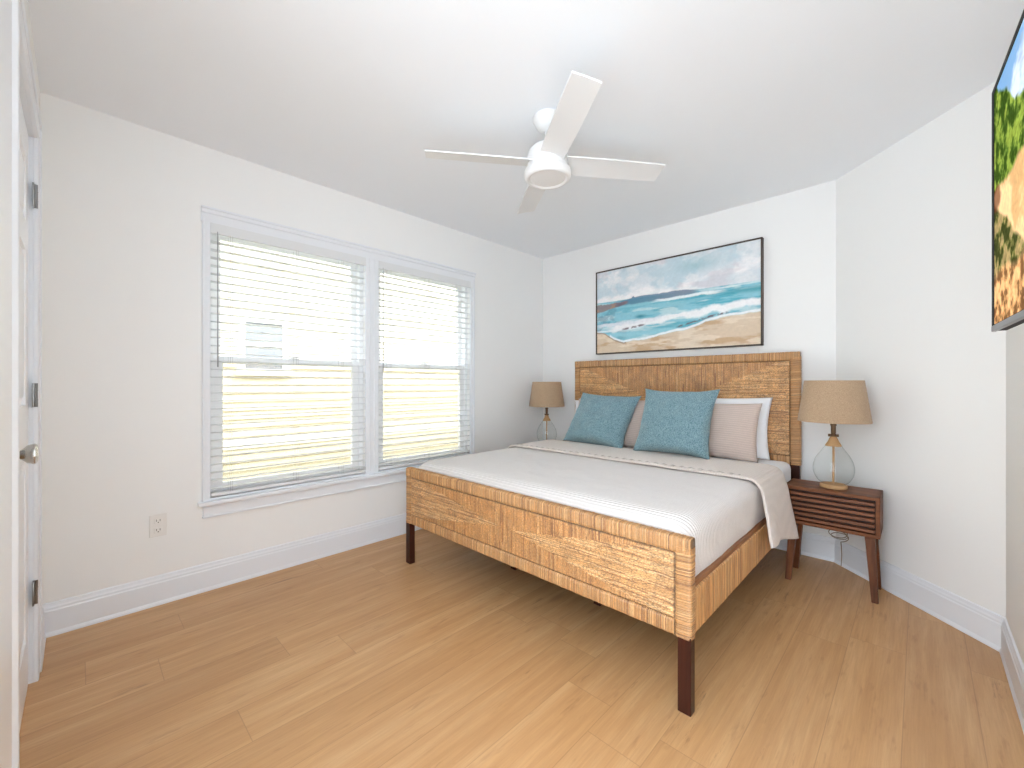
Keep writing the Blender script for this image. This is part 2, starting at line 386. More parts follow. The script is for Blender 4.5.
# windows
def window(i, y0, y1):
    z0, z1 = WZ
    bm = bmesh.new(); xa, xb = XW-.12, XW-.035
    box(bm, (xa, y0, z0), (xb, y0+.028, z1), .002); box(bm, (xa, y1-.028, z0), (xb, y1, z1), .002)
    box(bm, (xa, y0+.028, z1-.028), (xb, y1-.028, z1), .002); box(bm, (xa, y0+.028, z0), (xb, y1-.028, z0+.028), .002)
    w_ = struct(obj('window_%d' % i, bm, M['vinyl']))
    zm = 1.275
    for nm, x, a, b in (('upper_sash', XW-.095, zm-.018, z1-.028), ('lower_sash', XW-.060, z0+.028, zm+.020)):
        bm = bmesh.new(); ya, yb = y0+.028, y1-.028; fw = .040 if nm == 'upper_sash' else .045
        fb = .036 if nm == 'upper_sash' else .045; ft = .030 if nm == 'upper_sash' else .036
        box(bm, (x-.015, ya, a), (x+.015, ya+fw, b), .003); box(bm, (x-.015, yb-fw, a), (x+.015, yb, b), .003)
        box(bm, (x-.015, ya+fw, b-ft), (x+.0145, yb-fw, b), .003); box(bm, (x-.015, ya+fw, a), (x+.0145, yb-fw, a+fb), .003)
        s = obj(nm, bm, M['vinyl'], w_)
        bm = bmesh.new(); box(bm, (x-.002, ya+fw-.002, a+fb-.002), (x+.002, yb-fw+.002, b-ft+.002)); obj('pane', bm, M['pane'], s)
        if nm == 'lower_sash':
            bm = bmesh.new(); box(bm, (x+.0, (ya+yb)/2-.03, b), (x+.018, (ya+yb)/2+.03, b+.012), .003); obj('sash_lock', bm, M['vinyl'], s)
    bm = bmesh.new(); x = XW-.125; box(bm, (x-.001, y0+.02, z0+.02), (x, y1-.02, zm)); obj('insect_screen', bm, M['screen'], w_)
    return w_
for i, (a, b) in enumerate(WY): window(i+1, a, b)
# casings, sill and apron
CO = (.468, 2.414)
bm = bmesh.new()
box(bm, (XW, CO[0], WZ[0]-.012), (XW+.016, WY[0][0]+.004, WZ[1]+.02), .004); box(bm, (XW, WY[1][1]-.004, WZ[0]-.012), (XW+.016, CO[1], WZ[1]+.02), .004)
box(bm, (XW, WY[0][1]-.004, WZ[0]-.012), (XW+.016, WY[1][0]+.004, WZ[1]+.02), .004)
for y in (CO[0]-.002, CO[1]-.010): box(bm, (XW-.002, y, WZ[0]-.010), (XW+.022, y+.012, WZ[1]+.018), .003)
for y in (WY[0][1]+.02, WY[1][0]-.034): box(bm, (XW-.002, y, WZ[0]-.010), (XW+.020, y+.014, WZ[1]-.001), .003)
struct(obj('trim_3', bm, M['trim']))
bm = bmesh.new()
prism(bm, [(XW, WZ[1]-.004), (XW+.018, WZ[1]-.004), (XW+.020, WZ[1]+.04), (XW+.026, WZ[1]+.046), (XW+.028, WZ[1]+.062), (XW+.034, WZ[1]+.068), (XW+.034, WZ[1]+.076), (XW, WZ[1]+.077)], 1, CO[0]-.006, CO[1]+.006)
A = bm.verts[:]
for v in A:
    v.co = Vector((v.co.x, v.co.y, v.co.z))
struct(obj('trim_4', bm, M['trim']))
bm = bmesh.new()
box(bm, (XW-.035, WY[0][0], WZ[0]-.022), (XW+.01, WY[0][1], WZ[0]+.005)); box(bm, (XW-.035, WY[1][0], WZ[0]-.022), (XW+.01, WY[1][1], WZ[0]+.005))
box(bm, (XW, CO[0]-.022, WZ[0]-.030), (XW+.045, CO[1]+.022, WZ[0]-.006), .007, 3)
box(bm, (XW, CO[0]+.002, WZ[0]-.095), (XW+.016, CO[1]-.002, WZ[0]-.030), .004)
box(bm, (XW-.002, CO[0]+.0, WZ[0]-.100), (XW+.021, CO[1]-.002, WZ[0]-.088), .003)
struct(obj('trim_5', bm, M['trim']))

# blinds
def blind(y0, y1, label, wand_y):
    e = empty('window_blind', (XW-.006, (y0+y1)/2, WZ[0]), label, 'window blind', 'open white slatted blinds over the two windows')
    hw = (y1-y0)/2 - .006
    bm = bmesh.new(); zt = WZ[1]-WZ[0]
    box(bm, (-.022, -hw, zt-.050), (.0175, hw, zt-.004), .003); box(bm, (.018, -hw-.003, zt-.060), (.025, hw+.003, zt-.003), .002)
    obj('headrail', bm, M['slat'], e)
    bm = bmesh.new(); z = .055; n = 0
    while z < zt-.075:
        prof = []
        K = 6
        for k in range(K+1):
            u = -1+2*k/K; prof.append((u*.0245, .0022*(1-u*u)))
        ti = R(1)
        pts = [(x*math.cos(ti)-h*math.sin(ti), z+x*math.sin(ti)+h*math.cos(ti)) for x, h in prof] + [(x*math.cos(ti)-(h-.0028)*math.sin(ti), z+x*math.sin(ti)+(h-.0028)*math.cos(ti)) for x, h in reversed(prof)]
        A = [bm.verts.new((p[0], -hw, p[1])) for p in pts]; B = [bm.verts.new((p[0], hw, p[1])) for p in pts]; m_ = len(pts)
        bm.faces.new(A); bm.faces.new(list(reversed(B)))
        for i in range(m_): bm.faces.new((A[i], B[i], B[(i+1)%m_], A[(i+1)%m_]))
        z += .0443; n += 1
    bmesh.ops.recalc_face_normals(bm, faces=bm.faces[:])
    obj('slats', bm, M['slat'], e)
    bm = bmesh.new(); box(bm, (-.025, -hw, .012), (.025, hw, .032), .004); obj('bottom_rail', bm, M['slat'], e)
    for f in (-.80, -.02, .62):
        y = f*hw; bm = bmesh.new()
        for x in (-.0262, .0262): tube(bm, [(x, y, .03), (x, y, zt-.055)], .0008, 5)
        tube(bm, [(.027, y+.010, .03), (.027, y+.010, zt-.055)], .0007, 5)
        obj('ladder_cord', bm, M['string'], e)
    bm = bmesh.new(); y = wand_y-(y0+y1)/2
    tube(bm, [(.032, y, zt-.05), (.034, y, zt-.08), (.036, y, zt-.55), (.036, y, zt-.80)], .0032, 8, radii=[.002,.003,.003,.0036])
    obj('tilt_wand', bm, M['wand'], e)
    return e
blind(WY[0][0], WY[0][1], 'white slatted window blind on the wider left window, nearer the door', .534)
blind(WY[1][0], WY[1][1], 'white slatted window blind on the right window, nearer the bed corner', 1.535)

# outlet
e = empty('wall_outlet', (XW, .283, .408), 'small white wall outlet plate low on wall under the left window', 'outlet')
bm = bmesh.new(); box(bm, (0, -.035, -.057), (.006, .035, .057), .002); obj('cover_plate', bm, M['plate'], e)
for dz in (-.024, .024):
    bm = bmesh.new(); box(bm, (.005, -.017, dz-.014), (.009, .017, dz+.014), .002); s = obj('socket', bm, M['plate'], e)
    bm = bmesh.new()
    for dy in (-.007, .007): box(bm, (.0088, dy-.0013, dz-.003), (.0095, dy+.0013, dz+.008))
    tube(bm, [(.0088, 0, dz-.008), (.0095, 0, dz-.008)], .0028, 8); obj('slots', bm, M['slot'], s)

# ------------------------------------------------------------------ outdoors
bm = bmesh.new(); box(bm, (-14, -10, -.75), (XW-T-.05, 16, -.6)); struct(obj('ground', bm, M['ground']))
XN = -6.5
bm = bmesh.new(); xo = XW-T
box(bm, (xo-.02, -9, -.6), (xo, 11, WZ[0]-.02)); box(bm, (xo-.02, -9, WZ[1]+.02), (xo, 11, 4.0))
box(bm, (xo-.02, -9, WZ[0]-.02), (xo, WY[0][0]-.02, WZ[1]+.02)); box(bm, (xo-.02, WY[1][1]+.02, WZ[0]-.02), (xo, 11, WZ[1]+.02)); box(bm, (xo-.02, WY[0][1], WZ[0]-.02), (xo, WY[1][0], WZ[1]+.02))
struct(obj('wall_sky_block', bm, M['siding']))  # unseen outer wall, added and raised to keep sky light off the alley
hs = empty('neighbour_house', (XN, 3, -.6), 'cream house with lap siding seen through the window blinds', 'house')
bm = bmesh.new(); z = 0; zc = 0
W0, W1 = (-9, 11)
prof = []
while zc < 8.2:
    prof += [(.022, zc), (.004, zc+.115)]; zc += .115
poly = [(-.3, 0)] + prof + [(-.3, zc)]
A = [bm.verts.new((p[0], W0, p[1])) for p in poly]; B = [bm.verts.new((p[0], W1, p[1])) for p in poly]
for i in range(len(poly)): bm.faces.new((A[i], B[i], B[(i+1) % len(poly)], A[(i+1) % len(poly)]))
bmesh.ops.recalc_face_normals(bm, faces=bm.faces[:])
obj('siding_wall', bm, M['siding'], hs)
bm = bmesh.new(); box(bm, (.0, W0, .87), (.03, W1, 1.01), .004); obj('trim_band', bm, M['ext_trim'], hs)
# its window: world y 1.49..2.06, z 1.31..2.02
wy0, wy1, wz0, wz1 = 1.46-3, 2.08-3, 1.29+.6, 2.05+.6
bm = bmesh.new(); tw = .08
box(bm, (0, wy0, wz0+.05), (.05, wy0+tw, wz1-tw)); box(bm, (0, wy1-tw, wz0+.05), (.05, wy1, wz1-tw)); box(bm, (0, wy0, wz1-tw), (.05, wy1, wz1)); box(bm, (0, wy0-.03, wz0-.04), (.07, wy1+.03, wz0+.05)); box(bm, (0, wy0+tw, (wz0+wz1)/2-.02), (.045, wy1-tw, (wz0+wz1)/2+.02))
wf = obj('window_frame', bm, M['ext_trim'], hs)
bm = bmesh.new(); box(bm, (0, wy0+tw, wz0+.05), (.03, wy1-tw, wz1-tw)); obj('pane', bm, M['ext_glass'], wf)

# ------------------------------------------------------------------ ceiling fan
FX, FY = -1.300, 1.588
fan = empty('ceiling_fan', (FX, FY, H), 'white four blade ceiling fan with round flush light kit, hanging from the ceiling', 'ceiling fan')
bm = bmesh.new(); lathe(bm, [(.060,0), (.060,-.008), (.070,-.009), (.073,-.014), (.072,-.022), (.066,-.030), (.056,-.052), (.040,-.068), (.022,-.076), (.014,-.078)], 40); bmesh.ops.recalc_face_normals(bm, faces=bm.faces[:]); obj('canopy', bm, M['fan'], fan, True, 50)
bm = bmesh.new(); lathe(bm, [(.0125,-.06), (.0125,-.17)], 20); obj('downrod', bm, M['fan'], fan, True)
bm = bmesh.new(); lathe(bm, [(.014,-.130), (.030,-.134), (.055,-.146), (.078,-.160), (.092,-.175), (.098,-.195), (.099,-.262), (.102,-.270)], 48); bmesh.ops.recalc_face_normals(bm, faces=bm.faces[:]); obj('motor_housing', bm, M['fan'], fan, True, 60)
bm = bmesh.new(); lathe(bm, [(.100,-.262), (.111,-.268), (.113,-.276), (.112,-.300), (.107,-.309), (.098,-.312), (.090,-.3105), (.084,-.304)], 56); bmesh.ops.recalc_face_normals(bm, faces=bm.faces[:]); obj('light_ring', bm, M['fan'], fan, True, 60)
bm = bmesh.new(); lathe(bm, [(.086,-.305), (.06,-.3065), (.03,-.3075), (.002,-.308)], 48, cap1=True); bmesh.ops.recalc_face_normals(bm, faces=bm.faces[:]); obj('light_lens', bm, M['fan'], fan, True)
ZB = -.232
for k in range(4):
    a = R(52.9 + 90*k)
    bm = bmesh.new(); nr, nc = 26, 7
    top = []; bot = []
    for i in range(nr):
        u = i/(nr-1); r = .085 + .499*u
        wdt = .058 + .003*math.sin(math.pi*u) - .002*u
        w0, w1 = wdt, wdt
        for lst, dz in ((top, .0035), (bot, -.0035)):
            row = []
            for j in range(nc):
                c = -1+2*j/(nc-1); yy = c*w0
                rr = r
                th_ = R(13.8)
                y2 = yy*math.cos(th_); z2 = yy*math.sin(th_)*(-1) + dz + .002*(1-c*c)
                row.append(bm.verts.new((rr, y2, z2)))
            lst.append(row)
    for i in range(nr-1):
        for j in range(nc-1):
            bm.faces.new((top[i][j], top[i+1][j], top[i+1][j+1], top[i][j+1])); bm.faces.new((bot[i][j], bot[i][j+1], bot[i+1][j+1], bot[i+1][j]))
        bm.faces.new((top[i][0], bot[i][0], bot[i+1][0], top[i+1][0])); bm.faces.new((top[i][-1], top[i+1][-1], bot[i+1][-1], bot[i][-1]))
    for i in (0, nr-1):
        for j in range(nc-1): bm.faces.new((top[i][j], top[i][j+1], bot[i][j+1], bot[i][j]))
    bmesh.ops.recalc_face_normals(bm, faces=bm.faces[:])
    o = obj('blade', bm, M['fan'], fan, True, 40); o.location = (0,0,ZB); o.rotation_euler = (0,0,a)

# ------------------------------------------------------------------ bed
BX0, BX1 = -2.352, -.556
BYF, BYH = 1.447, 3.318
bed = empty('bed', ((BX0+BX1)/2, (BYF+BYH)/2, 0), 'woven abaca bed frame with bow-tie weave panels and dark wooden legs', 'bed')
ox, oy = bed.location.x, bed.location.y
STR = [lin(226,190,140), lin(212,172,120), lin(238,208,164), lin(190,148,100), lin(220,180,126), lin(242,218,180), lin(158,114,72)]
def strand_cols(n, rs): return np.array([STR[k] for k in rs.choice(len(STR), n, p=[.22,.22,.14,.12,.16,.08,.06])])
def rope_bar(name, p0, p1, hw_a, hw_b, axis_a, axis_b, parent, pitch=.0038, seed=1, taper=None):
    """bar of wrapped strands from p0 to p1, half sizes hw_a, hw_b along two unit axes"""
    rs = np.random.RandomState(seed); p0 = np.array(p0, float); p1 = np.array(p1, float); L = np.linalg.norm(p1-p0)
    ns = int(L/pitch); per = 4; nu = ns*per+1; u = np.linspace(0, 1, nu)
    sid = np.minimum((u*ns).astype(int), ns-1); ph = u*ns-sid
    ridge = np.abs(np.sin(math.pi*ph))**.6
    amp = rs.rand(ns)*.0014+.0012
    out = ridge*amp[sid] + (rs.rand(ns)*.0012)[sid]
    # rounded rectangle section
    K = 5; rc = min(hw_a, hw_b)*.45; sec = []; nrm = []
    for (sa, sb, a0) in ((1,1,0), (-1,1,90), (-1,-1,180), (1,-1,270)):
        for k in range(K):
            t = R(a0+90*k/(K-1)); sec.append((sa*(hw_a-rc)+rc*math.cos(t), sb*(hw_b-rc)+rc*math.sin(t))); nrm.append((math.cos(t), math.sin(t)))
    # add midpoints on long sides
    S2, N2 = [], []
    for i in range(len(sec)):
        S2.append(sec[i]); N2.append(nrm[i]); j = (i+1) % len(sec)
        if (Vector(sec[i])-Vector(sec[j])).length > .012:
            for f in (.25, .5, .75): S2.append((sec[i][0]*(1-f)+sec[j][0]*f, sec[i][1]*(1-f)+sec[j][1]*f)); N2.append(nrm[i])
    S = np.array(S2); Nn = np.array(N2); nv = len(S)
    wob = (rs.rand(ns, nv)-.5)*.0012
    o = out[:, None] + wob[sid]*ridge[:, None]
    A = S[None, :, 0]+Nn[None, :, 0]*o; B = S[None, :, 1]+Nn[None, :, 1]*o
    slant = (S[:, 0]/max(hw_a, .01))*pitch*.5
    P = p0[None, None]+(p1-p0)[None, None]*u[:, None, None]+A[..., None]*np.array(axis_a)+B[..., None]*np.array(axis_b)
    inner = (u > .004) & (u < .996)
    P = P + inner[:, None, None]*slant[None, :, None]*((p1-p0)/L)[None, None]
    P = np.concatenate([P, P[:, :1]], 1)
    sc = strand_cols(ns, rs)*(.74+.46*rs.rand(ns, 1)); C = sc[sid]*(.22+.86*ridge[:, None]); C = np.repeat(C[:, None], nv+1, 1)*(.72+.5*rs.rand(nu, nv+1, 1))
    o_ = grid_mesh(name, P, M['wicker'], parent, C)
    bmx = bmesh.new(); bmx.from_mesh(o_.data); bmesh.ops.remove_doubles(bmx, verts=bmx.verts[:], dist=1e-6)
    bmesh.ops.holes_fill(bmx, edges=[e for e in bmx.edges if e.is_boundary], sides=0); bmesh.ops.recalc_face_normals(bmx, faces=bmx.faces[:]); bmx.to_mesh(o_.data); bmx.free()
    for p in o_.data.polygons: p.use_smooth = True
    return o_
def weave_panel(name, x0, x1, z0, z1, yf, thick, parent, seed=1, pitch=.0046):
    """front facing -y; bow-tie: horizontal strands in the side triangles, upright strands above and below"""
    rs = np.random.RandomState(seed); st = .0015
    nx = int((x1-x0)/st); nz = int((z1-z0)/st); xs = np.linspace(x0, x1, nx); zs_ = np.linspace(z0, z1, nz)
    X, Z = np.meshgrid(xs, zs_, indexing='ij')
    a = (X-(x0+x1)/2)/((x1-x0)/2); b = (Z-(z0+z1)/2)/((z1-z0)/2)
    jag = (vnoise(X/pitch*.9, Z/pitch*.9, 5)-.5)*.05
    tri = (np.abs(b) < (np.abs(a)+jag)*1.10-.05)
    xi = X/pitch + (vnoise(X*30, Z*25, 2)-.5)*.7; zi = Z/pitch + (vnoise(X*18, Z*30, 3)-.5)*.9
    ph = np.where(tri, zi, xi); sid = np.floor(ph).astype(int); fr = ph-np.floor(ph); ridge = np.abs(np.sin(math.pi*fr))**.75
    along = np.where(tri, X, Z)
    # strands dip where they cross the weave
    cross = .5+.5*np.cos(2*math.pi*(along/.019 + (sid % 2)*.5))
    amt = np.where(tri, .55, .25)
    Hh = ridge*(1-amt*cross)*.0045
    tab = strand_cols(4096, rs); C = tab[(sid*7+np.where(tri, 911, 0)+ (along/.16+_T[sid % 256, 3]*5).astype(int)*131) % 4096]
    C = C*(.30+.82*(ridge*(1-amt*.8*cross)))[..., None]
    C = np.where(tri[..., None], C*np.array([1.32,1.42,1.62]), C*np.array([.92,.86,.77]))  # side triangles paler: lighter weave plus sheen painted into the strand colour
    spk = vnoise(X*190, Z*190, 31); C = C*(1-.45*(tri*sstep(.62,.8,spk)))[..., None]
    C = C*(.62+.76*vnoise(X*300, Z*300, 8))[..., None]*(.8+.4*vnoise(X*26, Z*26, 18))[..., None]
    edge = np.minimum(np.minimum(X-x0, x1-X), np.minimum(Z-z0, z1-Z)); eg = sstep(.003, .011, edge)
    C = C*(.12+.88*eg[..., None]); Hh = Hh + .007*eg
    Yv = yf - Hh
    P = np.stack([X, Yv, Z], -1)
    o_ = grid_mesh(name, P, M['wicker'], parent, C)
    return o_
def end_board(nm, z0, z1, yf, yb, seed, rail=.060):
    e = bpy.data.objects.new(nm, None)
    # one part per board: a solid core with frame bars and panel as its sub-parts
    bm = bmesh.new(); box(bm, (BX0+.01-ox, yf+.010-oy, z0+.01), (BX1-.01-ox, yb-.008-oy, z1-.01)); core = obj(nm, bm, M['rail_wood'], bed)
    ym = (yf+yb)/2-oy; hy = (yb-yf)/2-.003; h = rail/2
    x0, x1 = BX0-ox, BX1-ox
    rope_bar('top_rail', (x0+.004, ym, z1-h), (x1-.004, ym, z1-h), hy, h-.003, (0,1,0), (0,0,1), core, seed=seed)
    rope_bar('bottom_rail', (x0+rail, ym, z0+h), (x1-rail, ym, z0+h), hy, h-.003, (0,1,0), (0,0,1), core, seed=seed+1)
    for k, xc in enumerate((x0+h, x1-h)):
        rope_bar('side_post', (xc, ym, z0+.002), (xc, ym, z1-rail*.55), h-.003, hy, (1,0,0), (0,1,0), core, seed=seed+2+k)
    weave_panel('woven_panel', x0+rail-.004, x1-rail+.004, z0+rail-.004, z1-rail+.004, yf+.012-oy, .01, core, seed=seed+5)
    return core
end_board('footboard', .255, .606, BYF, BYF+.046, 11)
end_board('headboard', .60, 1.350, BYH-.046, BYH, 31)
# legs
def tleg(x0, x1, y0, y1, z1):
    bm = bmesh.new(); vv = box(bm, (x0-ox, y0-oy, 0), (x1-ox, y1-oy, z1), .003)
    o = obj('leg', bm, M['leg_dark'], bed); return o
tleg(BX1-.049, BX1-.003, BYF+.002, BYF+.040, .27); tleg(BX0+.003, BX0+.049, BYF+.002, BYF+.040, .27)
tleg(BX1-.063, BX1-.006, BYH-.042, BYH-.004, .62); tleg(BX0+.006, BX0+.063, BYH-.042, BYH-.004, .62)
# side rails (woven) with wooden cap inside
for k, (xa, xb) in enumerate(((BX1-.030, BX1-.004), (BX0+.004, BX0+.030))):
    o = rope_bar('side_rail', ((xa+xb)/2-ox, BYF+.048-oy, .343), ((xa+xb)/2-ox, BYH-.05-oy, .343), .0105, .075, (1,0,0), (0,0,1), bed, seed=50+k, pitch=.0068)
    bm = bmesh.new(); xi = (xa-.022, xa+.018) if k == 0 else (xb-.018, xb+.022)
    box(bm, (xi[0]-ox, BYF+.048-oy, .405), (xi[1]-ox, BYH-.05-oy, .436), .003); obj('rail_cap', bm, M['rail_wood'], o)
# slat deck and centre support legs
bm = bmesh.new()
box(bm, (BX0+.03-ox, BYF+.05-oy, .30), (BX1-.055-ox, BYH-.05-oy, .33))
obj('slat_deck', bm, M['leg_dark'], bed)
for x, y in ((-1.19, 1.87), (-1.79, 1.87), (-1.46, 2.6)):
    bm = bmesh.new(); box(bm, (x-.02-ox, y-.02-oy, 0), (x+.02-ox, y+.02-oy, .30), .003); obj('centre_leg', bm, M['leg_dark'], bed)

# mattress
MX0, MX1, MY0, MY1, MT = -2.325, -.600, 1.515, 3.262, .628
bm = bmesh.new(); box(bm, (MX0, MY0, .332), (MX1, MY1, MT), .045, 4)
for v in bm.verts: v.co.z += .004*mnoise.noise(v.co*4) if v.co.z > .5 else 0
mt = obj('mattress', bm, M['white_linen'], None, True)
tag(mt, 'thick mattress in a white fitted sheet lying in the woven bed frame', 'mattress')

# coverlet
def drape(name, prof, ys, mat, parent=None, wr=.003, seed=0, thick=.006, edge_fn=None):
    """prof: list of (x,z); swept over ys with wrinkles"""
    pr = np.array(prof, float); d = np.r_[0, np.cumsum(np.linalg.norm(np.diff(pr, axis=0), axis=1))]
    nu = int(d[-1]/.012); s = np.linspace(0, d[-1], nu); PX = np.interp(s, d, pr[:, 0]); PZ = np.interp(s, d, pr[:, 1])
    k = np.array([1,2,3,2,1])/9.; pad = lambda a: np.convolve(np.pad(a, 2, mode='edge'), k, 'valid')
    for _ in range(2):
        PX[1:-1] = pad(PX)[1:-1]; PZ[1:-1] = pad(PZ)[1:-1]
    tx, tz = np.gradient(PX), np.gradient(PZ); ln = np.hypot(tx, tz)+1e-9; nx, nz = -tz/ln, tx/ln
    if nz[nu//2] < 0: nx, nz = -nx, -nz
    Y = np.array(ys); S, YY = np.meshgrid(s, Y, indexing='ij')
    w_ = wr*(fbm(S*5, YY*5, seed)-.5)*2 + wr*.4*(fbm(S*18, YY*14, seed+3)-.5)*2
    X = PX[:, None]+nx[:, None]*w_; Z = PZ[:, None]+nz[:, None]*w_
    if edge_fn is not None: X, YY, Z = edge_fn(X, YY, Z, S/d[-1])
    o = grid_mesh(name, np.stack([X, YY, Z], -1), mat, parent)
    md = o.modifiers.new('s', 'SOLIDIFY'); md.thickness = thick; md.offset = 0
    return o
ct = MT+.012
xr, xl = MX1+.016, MX0-.012
prof = [(xr-.004, .42), (xr+.004, .50), (xr, ct-.055), (xr-.012, ct-.022), (xr-.045, ct-.002)] + [(x, ct) for x in np.linspace(xr-.08, xl+.08, 10)] + [(xl+.045, ct-.002), (xl+.012, ct-.022), (xl, ct-.055), (xl, .45)]
def foot_round(X, Y, Z, s):
    d = np.clip(1.60-Y, 0, 1); drop = (1-np.sqrt(np.clip(1-(d/.10)**2, 0, 1)))*.07
    return X, Y, Z-drop*(Z > .5)
cv = drape('coverlet', prof, np.linspace(1.502, 2.86, 110), M['coverlet'], None, .004, 3, edge_fn=foot_round)
tag(cv, 'oatmeal ribbed coverlet spread over the mattress and folded back below the pillows', 'bedspread')
# folded-back band; its free end hangs over the rail at the nightstand side
f_t = ct+.016
fx = MX1+.030
pf = [(fx+.062, .300), (fx+.052, .36), (fx+.034, .46), (fx+.020, .55), (fx+.004, f_t-.045), (fx-.014, f_t-.014), (fx-.05, f_t)] + [(x, f_t) for x in np.linspace(fx-.09, xl+.09, 10)] + [(xl+.03, f_t-.004), (xl-.004, f_t-.03), (xl-.012, f_t-.09), (xl-.014, .48)]
def flap(X, Y, Z, s):
    h = np.clip((.62-Z)/.32, 0, 1)*(X > -1); fw_ = np.clip((2.835-Y)/.47, 0, 1)
    X = X + h*.014*np.sin((Y-2.3)*15)
    Z = Z + h*(.065*fw_ - .03*(1-fw_)) + h*.008*np.sin((Y-2.35)*9)
    Y = Y - .105*h*fw_ + .010*(fbm(X*3, Y*0+1.5, 9)-.5)*2
    return X, Y, Z
fo = drape('folded_band', pf, np.linspace(2.365, 2.835, 46), M['coverlet_fold'], cv, .003, 21, thick=.012, edge_fn=flap)
# stitched seam of the fold
bm = bmesh.new(); sp_ = []
for k in range(330):
    x = -2.27 + 1.60*k/329; sp_.append((x, 2.398, f_t+.0062+.0030*math.sin(x*2*math.pi/.052)))
tube(bm, sp_, .0032, 6)
obj('stitching', bm, M['stitch'], fo)

# pillows
def pillow(name, w_, h_, t_, mat, loc, lean, yaw, label, cat, group, roll=0, pinch=.05, seed=0, corner=.0, wr=.006, p=.42):
    n = 44; u = np.linspace(-1, 1, n); U, V = np.meshgrid(u, u, indexing='ij')
    def side(sg):
        prof_ = (np.clip(1-np.abs(U)**2.4, 0, 1)**p)*(np.clip(1-np.abs(V)**2.4, 0, 1)**p)
        X = U*w_/2*(1-pinch*(1-V**2)*np.abs(U)**3)*1.0; Z = V*h_/2*(1-pinch*(1-U**2)*np.abs(V)**3)
        wv_ = wr*(fbm(U*2.6+seed, V*2.6+sg, seed)-.5)*2 + wr*.5*np.sin(6*U*V+seed)*np.abs(U*V)
        Y = sg*(t_/2*prof_ + wv_*prof_**.5)
        Y = Y*(1-.25*V) if True else Y
        # sagging belly
        Z = Z - .02*prof_*(1-V)*.5
        if corner:
            k = np.clip((U-.25)/.75, 0, 1)*np.clip((-V-.3)/.7, 0, 1)
            Y = Y - corner*k*np.sin(np.clip((U+V*-1-1.0)*5, 0, math.pi))*.6*(sg < 0)
        return np.stack([X, Y, Z], -1)
    A = side(-1); B = side(1)
    me = bpy.data.meshes.new(name); N_ = n*n; idx = np.arange(N_).reshape(n, n)
    F = np.stack([idx[:-1,:-1], idx[1:,:-1], idx[1:,1:], idx[:-1,1:]], -1).reshape(-1,4)
    F2 = F[:, ::-1]+N_
    me.from_pydata(np.concatenate([A.reshape(-1,3), B.reshape(-1,3)]).tolist(), [], np.concatenate([F, F2]).tolist()); me.update()
    b = bmesh.new(); b.from_mesh(me); bmesh.ops.remove_doubles(b, verts=b.verts[:], dist=.0006); bmesh.ops.recalc_face_normals(b, faces=b.faces[:]); b.to_mesh(me); b.free()
    me.polygons.foreach_set('use_smooth', [True]*len(me.polygons))
    o = new_obj(name, me, mat); tag(o, label, cat, group)
    # loc is the middle of the bottom edge
    Mx = Matrix.Translation(loc) @ Matrix.Rotation(R(yaw), 4, 'Z') @ Matrix.Rotation(R(-lean), 4, 'X') @ Matrix.Rotation(R(roll), 4, 'Y') @ Matrix.Translation((0, 0, h_/2))
    o.matrix_world = Mx
    return o
bt = MT
pillow('bed_pillow', .70, .42, .15, M['white_linen'], (-1.055, 3.165, bt+.005), 10, 0, 'white pillow against the headboard behind the right blush sham, by the big lamp', 'pillow', 'white pillows against the headboard', seed=2, pinch=.07)
pillow('bed_pillow', .76, .36, .15, M['white_linen'], (-1.935, 3.165, bt+.005), 10, 0, 'white pillow against the headboard at the window side, mostly behind the left teal cushion', 'pillow', 'white pillows against the headboard', seed=5, pinch=.07)
pillow('pillow_sham', .67, .385, .15, M['pink'], (-1.065, 2.975, bt+.012), 16, 0, 'blush ribbed pillow sham right of the right teal cushion', 'pillow', 'blush ribbed pillow shams', seed=8, pinch=.06)
pillow('pillow_sham', .67, .385, .15, M['pink'], (-1.84, 2.985, bt+.012), 16, 0, 'blush ribbed pillow sham showing between the two teal cushions', 'pillow', 'blush ribbed pillow shams', seed=11, pinch=.06)
pillow('throw_cushion', .53, .49, .19, M['teal'], (-1.21, 2.755, ct+.016), 24, 0, 'square teal chenille cushion on the right, nearer the big lamp', 'cushion', 'square teal chenille cushions', roll=0, seed=14, pinch=.12, corner=.05, wr=.024, p=.48)
pillow('throw_cushion', .56, .475, .19, M['teal'], (-1.848, 2.79, ct+.016), 33, 0, 'square teal chenille cushion on the left, nearer the window', 'cushion', 'square teal chenille cushions', roll=2.5, seed=19, pinch=.12, corner=.06, wr=.024, p=.48)

# ------------------------------------------------------------------ nightstands
def copy_tree(o, parent=None):
    c = o.copy(); COL.objects.link(c); c.parent = parent
    for ch in [x for x in bpy.data.objects if x.parent == o and x != c]: copy_tree(ch, c)
    return c
NSG = 'walnut nightstands beside the bed'
ns = empty('nightstand', (-.358, 2.985, 0), 'walnut nightstand with slatted drawer front on splayed legs, right of the bed', 'nightstand', NSG)
hw, y0, y1, zt, zb = .212, -.118, .118, .548, .335
bm = bmesh.new(); t = .018
box(bm, (-hw, y0, zt-t), (hw, y1, zt), .002); box(bm, (-hw, y0, zb), (hw, y1, zb+t), .002)
box(bm, (-hw, y0, zb), (-hw+t, y1, zt), .002); box(bm, (hw-t, y0, zb), (hw, y1, zt), .002); box(bm, (-hw+.005, y1-.01, zb+.005), (hw-.005, y1-.002, zt-.005))
obj('cabinet', bm, M['walnut'], ns)
bm = bmesh.new(); box(bm, (-hw+t+.002, y0+.024, zb+t+.002), (hw-t-.002, y0+.034, zt-t-.002))
dr = obj('drawer_front', bm, M['walnut_dark'], ns)
nz = 6; za, zc_ = zb+t+.004, zt-t-.004; st = (zc_-za)/nz
